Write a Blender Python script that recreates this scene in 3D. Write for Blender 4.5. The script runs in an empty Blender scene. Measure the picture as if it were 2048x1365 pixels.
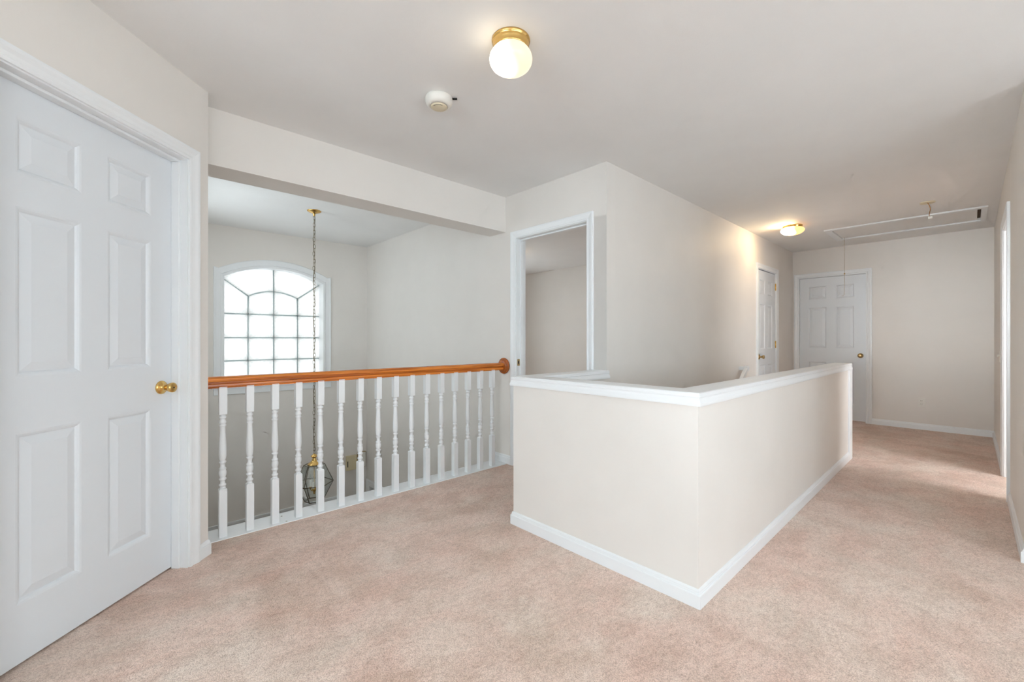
import bpy, bmesh, math, random
from mathutils import Vector, Matrix
random.seed(7)
R = math.radians
scene = bpy.context.scene
COL = scene.collection

# ------------------------------------------------------------------ camera, world, light, exposure
CAM_H = 1.14
YAW = 46.854                      # viewing direction, degrees from +X
cd = bpy.data.cameras.new('camera')
cam = bpy.data.objects.new('camera', cd); COL.objects.link(cam)
cam.location = (0, 0, CAM_H)
cam.rotation_euler = (R(90), 0, R(YAW - 90))
cd.sensor_fit = 'HORIZONTAL'; cd.sensor_width = 36.0
cd.lens = 36.0 * 859.409 / 2048.0
cd.shift_y = -(682.5 - 679.904) / 2048.0
cd.clip_start = 0.02
scene.camera = cam

w = bpy.data.worlds.new('World'); scene.world = w; w.use_nodes = True
bg = w.node_tree.nodes['Background']
bg.inputs['Color'].default_value = (0.80, 0.925, 1.0, 1)
bg.inputs['Strength'].default_value = 2.8

def area(name, loc, rot, sx, sy, power, color):
    l = bpy.data.lights.new(name, 'AREA'); l.shape = 'RECTANGLE'; l.size = sx; l.size_y = sy
    l.energy = power; l.color = color
    o = bpy.data.objects.new(name, l); COL.objects.link(o); o.location = loc; o.rotation_euler = rot
    return o
# area lights outside unseen windows of the loft, side room, bedroom and foyer
area('loft_daylight', (-3.35, 0.0, 1.45), (0, R(-90), 0), 1.5, 2.6, 50, (0.74, 0.905, 1.0))
area('loft_side_fill', (0.3, -2.75, 1.45), (R(-90), 0, R(180)), 4.2, 1.5, 30, (0.84, 0.94, 1.0))  # invented window light from the right, fills the landing and half wall side
hall = area('hall_fill_beam', (-3.30, 0.25, 1.50), (0, R(-90), 0), 1.3, 0.9, 2.6, (0.90, 0.96, 1.0)); hall.data.spread = R(16)   # added fill beam down the hallway, only there to brighten the far wall
area('side_room_daylight', (4.1, -2.95, 1.45), (R(-90), 0, R(180)), 1.3, 1.5, 75, (0.95, 0.98, 1.0))
area('bedroom_daylight', (4.3, 6.62, 1.35), (R(90), 0, R(180)), 1.3, 1.2, 13, (0.88, 0.97, 1.0))
area('foyer_fill', (0.02, 4.55, 1.35), (0, R(-90), 0), 1.2, 1.0, 4.0, (1.0, 1.0, 0.92))  # added fill from an unseen side opening, brightens the foyer walls

vs = scene.view_settings
vs.view_transform = 'Standard'; vs.look = 'None'; vs.gamma = 1.0; vs.use_curve_mapping = False
vs.exposure = 0.22
scene.cycles.max_bounces = 7; scene.cycles.diffuse_bounces = 6; scene.cycles.glossy_bounces = 2; scene.cycles.transparent_max_bounces = 8
scene.cycles.use_adaptive_sampling = True; scene.cycles.adaptive_threshold = 0.12; scene.cycles.adaptive_min_samples = 12
scene.cycles.sample_clamp_indirect = 6.0

# ------------------------------------------------------------------ materials
def new_mat(name):
    m = bpy.data.materials.new(name); m.use_nodes = True
    nt = m.node_tree; b = nt.nodes['Principled BSDF']
    return m, nt, b
def paint(name, col, rough=0.6, bump=0.0, scale=300.0, spec=0.3, vary=0.012):
    m, nt, b = new_mat(name)
    tc = nt.nodes.new('ShaderNodeTexCoord')
    n = nt.nodes.new('ShaderNodeTexNoise'); n.inputs['Scale'].default_value = 3.0; n.inputs['Detail'].default_value = 4
    nt.links.new(tc.outputs['Object'], n.inputs['Vector'])
    cr = nt.nodes.new('ShaderNodeValToRGB')
    cr.color_ramp.elements[0].position = .3; cr.color_ramp.elements[1].position = .7
    cr.color_ramp.elements[0].color = tuple(max(0, c - vary) for c in col) + (1,)
    cr.color_ramp.elements[1].color = tuple(min(1, c + vary) for c in col) + (1,)
    nt.links.new(n.outputs['Fac'], cr.inputs['Fac']); nt.links.new(cr.outputs['Color'], b.inputs['Base Color'])
    b.inputs['Roughness'].default_value = rough
    b.inputs['Specular IOR Level'].default_value = spec
    if bump:
        n2 = nt.nodes.new('ShaderNodeTexNoise'); n2.inputs['Scale'].default_value = scale; n2.inputs['Detail'].default_value = 3
        nt.links.new(tc.outputs['Object'], n2.inputs['Vector'])
        bp = nt.nodes.new('ShaderNodeBump'); bp.inputs['Strength'].default_value = bump; bp.inputs['Distance'].default_value = 0.002
        nt.links.new(n2.outputs['Fac'], bp.inputs['Height']); nt.links.new(bp.outputs['Normal'], b.inputs['Normal'])
    return m
def metal(name, col, rough=0.22):
    m, nt, b = new_mat(name)
    tc = nt.nodes.new('ShaderNodeTexCoord'); n = nt.nodes.new('ShaderNodeTexNoise'); n.inputs['Scale'].default_value = 40
    nt.links.new(tc.outputs['Object'], n.inputs['Vector'])
    mr = nt.nodes.new('ShaderNodeMapRange'); mr.inputs['To Min'].default_value = rough * .8; mr.inputs['To Max'].default_value = rough * 1.3
    nt.links.new(n.outputs['Fac'], mr.inputs['Value']); nt.links.new(mr.outputs['Result'], b.inputs['Roughness'])
    b.inputs['Base Color'].default_value = col + (1,); b.inputs['Metallic'].default_value = 1.0
    return m
M = {}
M['wall'] = paint('wall_paint', (0.80, 0.765, 0.725), .55, .10, 260)
M['ceiling'] = paint('ceiling_paint', (0.86, 0.86, 0.855), .75, .18, 180)
M['trim'] = paint('trim_white', (0.85, 0.87, 0.885), .32, 0, spec=.45, vary=.006)
M['ivory'] = paint('ivory_plastic', (0.72, 0.63, 0.42), .4, vary=.01)
M['plastic'] = paint('white_plastic', (0.82, 0.80, 0.75), .35, vary=.006)
M['cream'] = paint('cream_grille', (0.78, 0.70, 0.52), .5, vary=.01)
M['dark'] = paint('dark_plastic', (0.02, 0.018, 0.016), .5, vary=.004)
M['attic'] = paint('attic_gap_dark', (0.10, 0.065, 0.04), .8)  # dark colour stands in for the unlit attic behind the hatch gap
M['brass'] = metal('brass', (0.80, 0.52, 0.18), .2)
M['old_brass'] = metal('aged_brass', (0.52, 0.36, 0.16), .3)
M['lead'] = metal('dark_came', (0.16, 0.13, 0.09), .4)
M['copper'] = metal('copper_wire', (0.45, 0.22, 0.08), .4)
M['string'] = paint('tan_string', (0.52, 0.44, 0.35), .8)
M['chain'] = metal('chain_metal', (0.30, 0.25, 0.17), .35)

def door_mat():
    m = paint('door_white', (0.77, 0.805, 0.84), .36, 0, spec=.45, vary=.006)
    nt = m.node_tree; b = nt.nodes['Principled BSDF']
    tc = nt.nodes.new('ShaderNodeTexCoord'); mp = nt.nodes.new('ShaderNodeMapping')
    mp.inputs['Scale'].default_value = (220, 220, 9)
    n = nt.nodes.new('ShaderNodeTexNoise'); n.inputs['Scale'].default_value = 1.0; n.inputs['Detail'].default_value = 3
    nt.links.new(tc.outputs['Object'], mp.inputs['Vector']); nt.links.new(mp.outputs['Vector'], n.inputs['Vector'])
    bp = nt.nodes.new('ShaderNodeBump'); bp.inputs['Strength'].default_value = .10; bp.inputs['Distance'].default_value = .001
    nt.links.new(n.outputs['Fac'], bp.inputs['Height']); nt.links.new(bp.outputs['Normal'], b.inputs['Normal'])
    return m
M['door'] = door_mat()

def carpet_mat():
    m, nt, b = new_mat('carpet')
    tc = nt.nodes.new('ShaderNodeTexCoord')
    def noise(scale, detail, rough=.55, vec=None, dist=0):
        n = nt.nodes.new('ShaderNodeTexNoise'); n.inputs['Scale'].default_value = scale
        n.inputs['Detail'].default_value = detail; n.inputs['Roughness'].default_value = rough; n.inputs['Distortion'].default_value = dist
        nt.links.new(vec or tc.outputs['Object'], n.inputs['Vector']); return n
    mp = nt.nodes.new('ShaderNodeMapping'); mp.inputs['Rotation'].default_value = (0, 0, R(25)); mp.inputs['Scale'].default_value = (1, 1.7, 1)
    nt.links.new(tc.outputs['Object'], mp.inputs['Vector'])
    def ramp(c0, c1, p0=.35, p1=.65):
        cr = nt.nodes.new('ShaderNodeValToRGB'); e = cr.color_ramp.elements
        e[0].position = p0; e[1].position = p1; e[0].color = c0 + (1,); e[1].color = c1 + (1,); return cr
    def mul(a, bb):
        x = nt.nodes.new('ShaderNodeMix'); x.data_type = 'RGBA'; x.blend_type = 'MULTIPLY'; x.inputs['Factor'].default_value = 1
        nt.links.new(a, x.inputs[6]); nt.links.new(bb, x.inputs[7]); return x.outputs[2]
    big = noise(1.9, 5, .6, mp.outputs['Vector'], .5)          # pinkish and beige patches
    tread = noise(5.5, 4, .6, None, .4)                        # trodden spots where the pile leans
    lean = noise(30, 4, .6, mp.outputs['Vector'])              # short strokes of leaning pile
    soil = noise(1.15, 4, .6, None, .8)                        # traffic soiling
    warp = noise(60, 2)
    add = nt.nodes.new('ShaderNodeMix'); add.data_type = 'VECTOR'; add.inputs['Factor'].default_value = .006
    nt.links.new(tc.outputs['Object'], add.inputs[4]); nt.links.new(warp.outputs['Color'], add.inputs[5])
    tuft = nt.nodes.new('ShaderNodeTexVoronoi'); tuft.inputs['Scale'].default_value = 250; nt.links.new(add.outputs[1], tuft.inputs['Vector'])
    sep = nt.nodes.new('ShaderNodeSeparateColor'); nt.links.new(tuft.outputs['Color'], sep.inputs['Color'])
    r1 = ramp((0.915, 0.675, 0.570), (0.925, 0.780, 0.675)); nt.links.new(big.outputs['Fac'], r1.inputs['Fac'])
    r2 = ramp((0.88, 0.855, 0.84), (1, 1, 1), .36, .56); nt.links.new(lean.outputs['Fac'], r2.inputs['Fac'])
    r3 = ramp((0.80, 0.77, 0.75), (1, 1, 1), .0, .65); nt.links.new(sep.outputs[0], r3.inputs['Fac'])
    r6 = ramp((1, 1, 1), (0.76, 0.72, 0.70), .40, .80); nt.links.new(tuft.outputs['Distance'], r6.inputs['Fac'])
    r5 = ramp((0.90, 0.87, 0.85), (1, 1, 1), .40, .56); nt.links.new(tread.outputs['Fac'], r5.inputs['Fac'])
    r4 = ramp((0.87, 0.82, 0.78), (1, 1, 1), .34, .46); nt.links.new(soil.outputs['Fac'], r4.inputs['Fac'])
    c = mul(mul(mul(r1.outputs['Color'], r2.outputs['Color']), mul(r3.outputs['Color'], r6.outputs['Color'])), mul(r4.outputs['Color'], r5.outputs['Color']))
    nt.links.new(c, b.inputs['Base Color'])
    b.inputs['Roughness'].default_value = 1.0; b.inputs['Specular IOR Level'].default_value = .05
    b.inputs['Sheen Weight'].default_value = .25; b.inputs['Sheen Roughness'].default_value = .6
    bp = nt.nodes.new('ShaderNodeBump'); bp.inputs['Strength'].default_value = .45; bp.inputs['Distance'].default_value = .004; bp.invert = True
    nt.links.new(tuft.outputs['Distance'], bp.inputs['Height'])
    bp2 = nt.nodes.new('ShaderNodeBump'); bp2.inputs['Strength'].default_value = .45; bp2.inputs['Distance'].default_value = .012
    nt.links.new(lean.outputs['Fac'], bp2.inputs['Height']); nt.links.new(bp.outputs['Normal'], bp2.inputs['Normal'])
    nt.links.new(bp2.outputs['Normal'], b.inputs['Normal'])
    return m
M['carpet'] = carpet_mat()

def oak_mat(name, dark, light, axis=0, rough=.22):
    m, nt, b = new_mat(name)
    tc = nt.nodes.new('ShaderNodeTexCoord'); mp = nt.nodes.new('ShaderNodeMapping')
    s = [55, 55, 55]; s[axis] = 2.2
    mp.inputs['Scale'].default_value = s
    nt.links.new(tc.outputs['Object'], mp.inputs['Vector'])
    n = nt.nodes.new('ShaderNodeTexNoise'); n.inputs['Scale'].default_value = 1.0; n.inputs['Detail'].default_value = 6; n.inputs['Distortion'].default_value = .8
    nt.links.new(mp.outputs['Vector'], n.inputs['Vector'])
    cr = nt.nodes.new('ShaderNodeValToRGB'); e = cr.color_ramp.elements
    e[0].position = .34; e[1].position = .62; e[0].color = dark + (1,); e[1].color = light + (1,)
    nt.links.new(n.outputs['Fac'], cr.inputs['Fac']); nt.links.new(cr.outputs['Color'], b.inputs['Base Color'])
    b.inputs['Roughness'].default_value = rough
    b.inputs['Coat Weight'].default_value = .12; b.inputs['Coat Roughness'].default_value = .15
    return m
M['oak'] = oak_mat('orange_oak', (0.42, 0.095, 0.009), (0.82, 0.265, 0.038))
M['rosette_oak'] = oak_mat('turned_oak', (0.26, 0.055, 0.008), (0.48, 0.13, 0.022), 2)
M['foyer_floor'] = oak_mat('foyer_wood', (0.26, 0.14, 0.07), (0.42, 0.25, 0.13), 1, .35)

def glassblock_mat():
    m, nt, b = new_mat('frosted_block_glass')
    out = nt.nodes['Material Output']
    tc = nt.nodes.new('ShaderNodeTexCoord'); n = nt.nodes.new('ShaderNodeTexNoise'); n.inputs['Scale'].default_value = 48; n.inputs['Detail'].default_value = 5
    nt.links.new(tc.outputs['Object'], n.inputs['Vector'])
    bp = nt.nodes.new('ShaderNodeBump'); bp.inputs['Strength'].default_value = .5; bp.inputs['Distance'].default_value = .01
    nt.links.new(n.outputs['Fac'], bp.inputs['Height'])
    tr = nt.nodes.new('ShaderNodeBsdfTranslucent'); cr = nt.nodes.new('ShaderNodeValToRGB'); e = cr.color_ramp.elements
    e[0].position = .30; e[1].position = .55; e[0].color = (0.51, 0.475, 0.445, 1); e[1].color = (0.60, 0.548, 0.510, 1)
    nt.links.new(n.outputs['Fac'], cr.inputs['Fac']); nt.links.new(cr.outputs['Color'], tr.inputs['Color'])
    gl = nt.nodes.new('ShaderNodeBsdfGlossy'); gl.inputs['Roughness'].default_value = .25
    nt.links.new(bp.outputs['Normal'], tr.inputs['Normal']); nt.links.new(bp.outputs['Normal'], gl.inputs['Normal'])
    mx = nt.nodes.new('ShaderNodeMixShader'); mx.inputs['Fac'].default_value = .06
    nt.links.new(tr.outputs[0], mx.inputs[1]); nt.links.new(gl.outputs[0], mx.inputs[2])
    nt.links.new(mx.outputs[0], out.inputs['Surface'])
    return m
M['block'] = glassblock_mat()
def joint_mat():
    m, nt, b = new_mat('block_joint'); out = nt.nodes['Material Output']
    tr = nt.nodes.new('ShaderNodeBsdfTranslucent'); tr.inputs['Color'].default_value = (0.50, 0.56, 0.55, 1)
    df = nt.nodes.new('ShaderNodeBsdfDiffuse'); df.inputs['Color'].default_value = (0.55, 0.60, 0.60, 1)
    mx = nt.nodes.new('ShaderNodeMixShader'); mx.inputs['Fac'].default_value = .5
    nt.links.new(tr.outputs[0], mx.inputs[1]); nt.links.new(df.outputs[0], mx.inputs[2]); nt.links.new(mx.outputs[0], out.inputs['Surface'])
    return m
M['joint'] = joint_mat()
def clear_glass():
    m, nt, b = new_mat('lantern_glass'); out = nt.nodes['Material Output']
    tp = nt.nodes.new('ShaderNodeBsdfTransparent'); tp.inputs['Color'].default_value = (.93, .95, .94, 1)
    gl = nt.nodes.new('ShaderNodeBsdfGlossy'); gl.inputs['Roughness'].default_value = .03
    lw = nt.nodes.new('ShaderNodeLayerWeight'); lw.inputs['Blend'].default_value = .5
    pw = nt.nodes.new('ShaderNodeMath'); pw.operation = 'POWER'; pw.inputs[1].default_value = 3.0; nt.links.new(lw.outputs['Facing'], pw.inputs[0])
    mr = nt.nodes.new('ShaderNodeMapRange'); mr.inputs['To Min'].default_value = .06; mr.inputs['To Max'].default_value = .6
    nt.links.new(pw.outputs[0], mr.inputs['Value'])
    mx = nt.nodes.new('ShaderNodeMixShader'); nt.links.new(mr.outputs['Result'], mx.inputs['Fac'])
    nt.links.new(tp.outputs[0], mx.inputs[1]); nt.links.new(gl.outputs[0], mx.inputs[2]); nt.links.new(mx.outputs[0], out.inputs['Surface'])
    return m
M['glass'] = clear_glass()
def lamp_mat(name, col, col2, strength, hot, bulb=(0, 0, 0), falloff=.09):
    # frosted glass lit by the bulb inside it: brightest where the bulb sits close behind the glass
    m, nt, b = new_mat(name)
    tc = nt.nodes.new('ShaderNodeTexCoord')
    vm = nt.nodes.new('ShaderNodeVectorMath'); vm.operation = 'DISTANCE'; vm.inputs[1].default_value = bulb
    nt.links.new(tc.outputs['Object'], vm.inputs[0])
    mr = nt.nodes.new('ShaderNodeMapRange'); mr.inputs['From Min'].default_value = falloff * .5; mr.inputs['From Max'].default_value = falloff * 1.45; mr.interpolation_type = 'SMOOTHSTEP'
    mr.inputs['To Min'].default_value = hot; mr.inputs['To Max'].default_value = strength
    nt.links.new(vm.outputs['Value'], mr.inputs['Value'])
    b.inputs['Base Color'].default_value = (.22, .20, .17, 1); b.inputs['Roughness'].default_value = .25
    m2 = nt.nodes.new('ShaderNodeMapRange'); m2.interpolation_type = 'SMOOTHSTEP'
    m2.inputs['From Min'].default_value = falloff * .5; m2.inputs['From Max'].default_value = falloff * 1.45
    nt.links.new(vm.outputs['Value'], m2.inputs['Value'])
    mx = nt.nodes.new('ShaderNodeMix'); mx.data_type = 'RGBA'; mx.inputs[6].default_value = col + (1,); mx.inputs[7].default_value = col2 + (1,)
    nt.links.new(m2.outputs['Result'], mx.inputs['Factor']); nt.links.new(mx.outputs[2], b.inputs['Emission Color'])
    nt.links.new(mr.outputs['Result'], b.inputs['Emission Strength'])
    return m

# ------------------------------------------------------------------ helpers
def obj(name, bm, mat, parent=None, smooth=False, loc=None):
    bmesh.ops.recalc_face_normals(bm, faces=bm.faces[:])
    me = bpy.data.meshes.new(name); bm.to_mesh(me); bm.free()
    if smooth:
        for p in me.polygons: p.use_smooth = True
    me.materials.append(M[mat] if isinstance(mat, str) else mat)
    o = bpy.data.objects.new(name, me); COL.objects.link(o)
    if parent is not None: o.parent = parent
    if loc is not None: o.location = loc
    return o
def share(src, parent=None, loc=None):
    o = src.copy(); COL.objects.link(o); o.parent = parent
    if loc is not None: o.location = loc
    return o
def tag(o, label, cat, kind=None, group=None):
    o['label'] = label; o['category'] = cat
    if kind: o['kind'] = kind
    if group: o['group'] = group
    return o
def empty(name, loc=(0, 0, 0), rz=0.0):
    o = bpy.data.objects.new(name, None); COL.objects.link(o); o.location = loc; o.rotation_euler = (0, 0, rz)
    o.empty_display_size = .1
    return o
def add_box(bm, x0, x1, y0, y1, z0, z1, bevel=0.0):
    vs_ = [bm.verts.new(p) for p in ((x0, y0, z0), (x1, y0, z0), (x1, y1, z0), (x0, y1, z0), (x0, y0, z1), (x1, y0, z1), (x1, y1, z1), (x0, y1, z1))]
    fs = [bm.faces.new([vs_[i] for i in f]) for f in ((0, 3, 2, 1), (4, 5, 6, 7), (0, 1, 5, 4), (1, 2, 6, 5), (2, 3, 7, 6), (3, 0, 4, 7))]
    if bevel:
        es = list({e for f in fs for e in f.edges})
        bmesh.ops.bevel(bm, geom=es, offset=bevel, segments=2, affect='EDGES', profile=.6)
def box(name, mat, parent, x0, x1, y0, y1, z0, z1, bevel=0.0):
    bm = bmesh.new(); add_box(bm, x0, x1, y0, y1, z0, z1, bevel); return obj(name, bm, mat, parent)
def add_lathe(bm, prof, seg=24, M4=None):
    rings = []
    for r, z in prof:
        if r < 1e-6: rings.append([bm.verts.new((0, 0, z))])
        else: rings.append([bm.verts.new((r * math.cos(2 * math.pi * i / seg), r * math.sin(2 * math.pi * i / seg), z)) for i in range(seg)])
    for a, b in zip(rings, rings[1:]):
        if len(a) == 1 and len(b) == 1: continue
        for i in range(seg):
            j = (i + 1) % seg
            if len(a) == 1: f = bm.faces.new((a[0], b[i], b[j]))
            elif len(b) == 1: f = bm.faces.new((a[i], a[j], b[0]))
            else: f = bm.faces.new((a[i], a[j], b[j], b[i]))
            f.smooth = True
    if M4 is not None:
        bmesh.ops.transform(bm, matrix=M4, verts=[v for r_ in rings for v in r_])
    return rings
def lathe(name, mat, parent, prof, seg=24, M4=None, loc=None):
    bm = bmesh.new(); add_lathe(bm, prof, seg, M4)
    return obj(name, bm, mat, parent, smooth=True, loc=loc)
def add_tube(bm, pts, r, seg=8, closed=False):
    pts = [Vector(p) for p in pts]; n = len(pts); rings = []
    up = Vector((0, 0, 1))
    prev = None
    for i, p in enumerate(pts):
        if closed: t = (pts[(i + 1) % n] - pts[i - 1])
        else: t = pts[min(i + 1, n - 1)] - pts[max(i - 1, 0)]
        t.normalize()
        a = (prev - t * prev.dot(t)) if prev is not None else t.orthogonal()
        a.normalize(); prev = a; b = t.cross(a)
        rings.append([bm.verts.new(p + (a * math.cos(2 * math.pi * k / seg) + b * math.sin(2 * math.pi * k / seg)) * r) for k in range(seg)])
    rng = range(n if closed else n - 1)
    for i in rng:
        A = rings[i]; B = rings[(i + 1) % n]
        for k in range(seg):
            j = (k + 1) % seg; bm.faces.new((A[k], A[j], B[j], B[k]))
    if not closed:
        bm.faces.new(rings[0]); bm.faces.new(rings[-1])
def tube(name, mat, parent, pts, r, seg=8, closed=False):
    bm = bmesh.new(); add_tube(bm, pts, r, seg, closed); return obj(name, bm, mat, parent, smooth=True)

def slab(name, mat, L, z0, z1, t, holes, loc, rz, label, cat='wall', plane='xz'):
    """a slab in local (x, z) with rectangular holes, front face at local y = 0, back at y = t"""
    xs = sorted({0, L} | {v for h in holes for v in h[:2]}); zs = sorted({z0, z1} | {v for h in holes for v in h[2:]})
    xs = [x for x in xs if 0 <= x <= L]; zs = [z for z in zs if z0 <= z <= z1]
    def solid(i, j):
        if i < 0 or j < 0 or i >= len(xs) - 1 or j >= len(zs) - 1: return False
        cx = (xs[i] + xs[i + 1]) / 2; cz = (zs[j] + zs[j + 1]) / 2
        return not any(h[0] < cx < h[1] and h[2] < cz < h[3] for h in holes)
    bm = bmesh.new(); V = {}
    def v(i, j, k):
        if (i, j, k) not in V:
            y = t if k else 0
            V[(i, j, k)] = bm.verts.new((xs[i], y, zs[j]) if plane == 'xz' else (xs[i], zs[j], -y))
        return V[(i, j, k)]
    for i in range(len(xs) - 1):
        for j in range(len(zs) - 1):
            if not solid(i, j): continue
            bm.faces.new((v(i, j, 0), v(i + 1, j, 0), v(i + 1, j + 1, 0), v(i, j + 1, 0)))
            bm.faces.new((v(i, j, 1), v(i, j + 1, 1), v(i + 1, j + 1, 1), v(i + 1, j, 1)))
            if not solid(i - 1, j): bm.faces.new((v(i, j, 0), v(i, j + 1, 0), v(i, j + 1, 1), v(i, j, 1)))
            if not solid(i + 1, j): bm.faces.new((v(i + 1, j, 0), v(i + 1, j, 1), v(i + 1, j + 1, 1), v(i + 1, j + 1, 0)))
            if not solid(i, j - 1): bm.faces.new((v(i, j, 0), v(i, j, 1), v(i + 1, j, 1), v(i + 1, j, 0)))
            if not solid(i, j + 1): bm.faces.new((v(i, j + 1, 0), v(i + 1, j + 1, 0), v(i + 1, j + 1, 1), v(i, j + 1, 1)))
    o = obj(name, bm, mat); o.location = loc; o.rotation_euler = (0, 0, rz)
    return tag(o, label, cat, 'structure')

CASING = [(0.0, 0.0), (0.0, 0.009), (0.006, 0.011), (0.012, 0.0115), (0.016, 0.0085), (0.030, 0.0115), (0.043, 0.0165), (0.050, 0.0175), (0.058, 0.017), (0.060, 0.014), (0.060, 0.0)]
BASE = [(0.0, 0.0), (0.014, 0.0), (0.014, 0.054), (0.0125, 0.057), (0.009, 0.058), (0.009, 0.062), (0.0075, 0.066), (0.0075, 0.070), (0.004, 0.0765), (0.0, 0.078)]

def strip_pieces(parent, names, stations, mat='trim'):
    """stations: rings of profile points; consecutive rings become mitred pieces, each its own mesh"""
    for nm, a, b in names:
        bm = bmesh.new(); rs = []
        for p in (stations[a], stations[b]): rs.append([bm.verts.new(q) for q in p])
        n = len(rs[0])
        for i in range(n - 1): bm.faces.new((rs[0][i], rs[0][i + 1], rs[1][i + 1], rs[1][i]))
        bm.faces.new((rs[0][-1], rs[0][0], rs[1][0], rs[1][-1]))
        bm.faces.new(rs[0]); bm.faces.new(list(reversed(rs[1])))
        obj(nm, bm, mat, parent)
def door_casing(parent, x0, x1, zt, w=0.060, z0=0.0):
    k = w / 0.060
    st = [[(x0 - o * k, -d, z0) for o, d in CASING], [(x0 - o * k, -d, zt + o * k) for o, d in CASING],
          [(x1 + o * k, -d, zt + o * k) for o, d in CASING], [(x1 + o * k, -d, z0) for o, d in CASING]]
    strip_pieces(parent, [('side_casing', 0, 1), ('head_casing', 1, 2), ('side_casing', 2, 3)], st)
def door_jamb(parent, x0, x1, zt, depth, stop=None):
    """jamb boards lining an opening whose casing edge is at x0/x1/zt; boards sit just inside it"""
    box('side_jamb', 'trim', parent, x0 - .012, x0 + .006, 0.0, depth, 0, zt - .006)
    box('side_jamb', 'trim', parent, x1 - .006, x1 + .012, 0.0, depth, 0, zt - .006)
    box('head_jamb', 'trim', parent, x0 - .012, x1 + .012, 0.0, depth, zt - .006, zt + .012)
    if stop:
        s0, s1 = stop
        box('door_stop', 'trim', parent, x0 + .006, x0 + .018, s0, s1, 0, zt - .018, .003)
        box('door_stop', 'trim', parent, x1 - .018, x1 - .006, s0, s1, 0, zt - .018, .003)
        box('door_stop', 'trim', parent, x0 + .006, x1 - .006, s0, s1, zt - .018, zt - .006, .003)

def leaf_mesh(W, H, T=.035):
    s = W / .762
    cols = [(.105 * s, .325 * s), (.430 * s, .640 * s)] if W > .7 else [(.085, .085 + (W - .27) / 2), (W - .085 - (W - .27) / 2, W - .085)]
    rows = [(.205, .805), (1.000, 1.595), (1.710, 1.905)]
    xs = [0] + [c for p in cols for c in p] + [W]; zs = [0] + [c for p in rows for c in p] + [H]
    bm = bmesh.new(); g = [[bm.verts.new((x, 0, z)) for z in zs] for x in xs]
    for i in range(len(xs) - 1):
        for j in range(len(zs) - 1):
            q = (g[i][j], g[i + 1][j], g[i + 1][j + 1], g[i][j + 1])
            if i in (1, 3) and j in (1, 3, 5):
                # ovolo sticking down into the recess
                loop = q
                for ins, dep in ((.007, .0015), (.013, .005), (.018, .010)):
                    x0, x1, z0, z1 = xs[i] + ins, xs[i + 1] - ins, zs[j] + ins, zs[j + 1] - ins
                    nl = [bm.verts.new(p) for p in ((x0, dep, z0), (x1, dep, z0), (x1, dep, z1), (x0, dep, z1))]
                    for k in range(4): bm.faces.new((loop[k], loop[(k + 1) % 4], nl[(k + 1) % 4], nl[k]))
                    loop = nl
                bm.faces.new(loop)
            else: bm.faces.new(q)
    # edges and back
    b = [bm.verts.new(p) for p in ((0, T, 0), (W, T, 0), (W, T, H), (0, T, H))]
    bm.faces.new(b)
    def side(vs_, b0, b1): bm.faces.new(list(vs_) + [b1, b0])
    side([g[i][0] for i in range(len(xs))], b[0], b[1])
    side([g[-1][j] for j in range(len(zs))], b[1], b[2])
    side([g[i][-1] for i in reversed(range(len(xs)))], b[2], b[3])
    side([g[0][j] for j in reversed(range(len(zs)))], b[3], b[0])
    pans = [(c[0], c[1], r_[0], r_[1]) for c in cols for r_ in rows]
    return bm, pans
def panel_mesh(w_, h_):
    bm = bmesh.new(); loop = None
    for ins, dep in ((.0185, .0098), (.022, .0095), (.048, .0035), (.050, .003)):
        nl = [bm.verts.new(p) for p in ((ins, dep, ins), (w_ - ins, dep, ins), (w_ - ins, dep, h_ - ins), (ins, dep, h_ - ins))]
        if loop:
            for k in range(4): bm.faces.new((loop[k], loop[(k + 1) % 4], nl[(k + 1) % 4], nl[k]))
        loop = nl
    bm.faces.new(loop); return bm
KNOB = [(0.0, 0.0), (.032, 0.0), (.0325, .003), (.031, .006), (.026, .0085), (.018, .011), (.0125, .014), (.0115, .026), (.013, .031), (.020, .036), (.0255, .043), (.0265, .050), (.024, .057), (.016, .0615), (.006, .0625), (0.0, .0622)]
TULIP = [(0.0, 0.0), (.032, 0.0), (.0325, .003), (.031, .007), (.025, .010), (.015, .013), (.0115, .018), (.0115, .026), (.015, .034), (.0205, .043), (.0235, .053), (.0240, .0585), (.0225, .0625), (.017, .0645), (.0, .0650)]
def six_panel_door(root, x, W, H, y, z=.012, knob_x=None, knob_z=.913, knob=KNOB, hinges=None, knob_mat='brass', lock=False):
    """leaf with its front at local y, left edge at local x"""
    bm, pans = leaf_mesh(W, H); lf = obj('leaf', bm, 'door', root); lf.location = (x, y, z)
    cache = {}
    for (a, b, c, d) in pans:
        key = (round(b - a, 4), round(d - c, 4))
        if key in cache: p = share(cache[key], lf, (a, 0, c))
        else:
            p = obj('panel', panel_mesh(b - a, d - c), 'door', lf); p.location = (a, 0, c); cache[key] = p
    if knob_x is not None:
        k = lathe('knob', knob_mat, root, knob, 28, Matrix.Rotation(R(90), 4, 'X'), loc=(knob_x, y, knob_z))
        if lock:
            bm = bmesh.new(); add_lathe(bm, [(0, .0650), (.0035, .0650), (.0035, .0662), (0, .0663)], 10, Matrix.Rotation(R(90), 4, 'X')); obj('key_slot', bm, 'dark', k)
    for hx, hz in (hinges or []):
        h = box('hinge', 'brass', root, hx - .010, hx + .010, y - .0025, y + .0005, hz - .045, hz + .045, .001)
        bm = bmesh.new(); add_lathe(bm, [(0, -.050), (.003, -.048), (.006, -.045), (.006, .045), (.003, .048), (0, .050)], 12)
        kn = obj('hinge_pin', bm, 'brass', h, smooth=True); kn.location = (hx, y - .006, hz)

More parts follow.
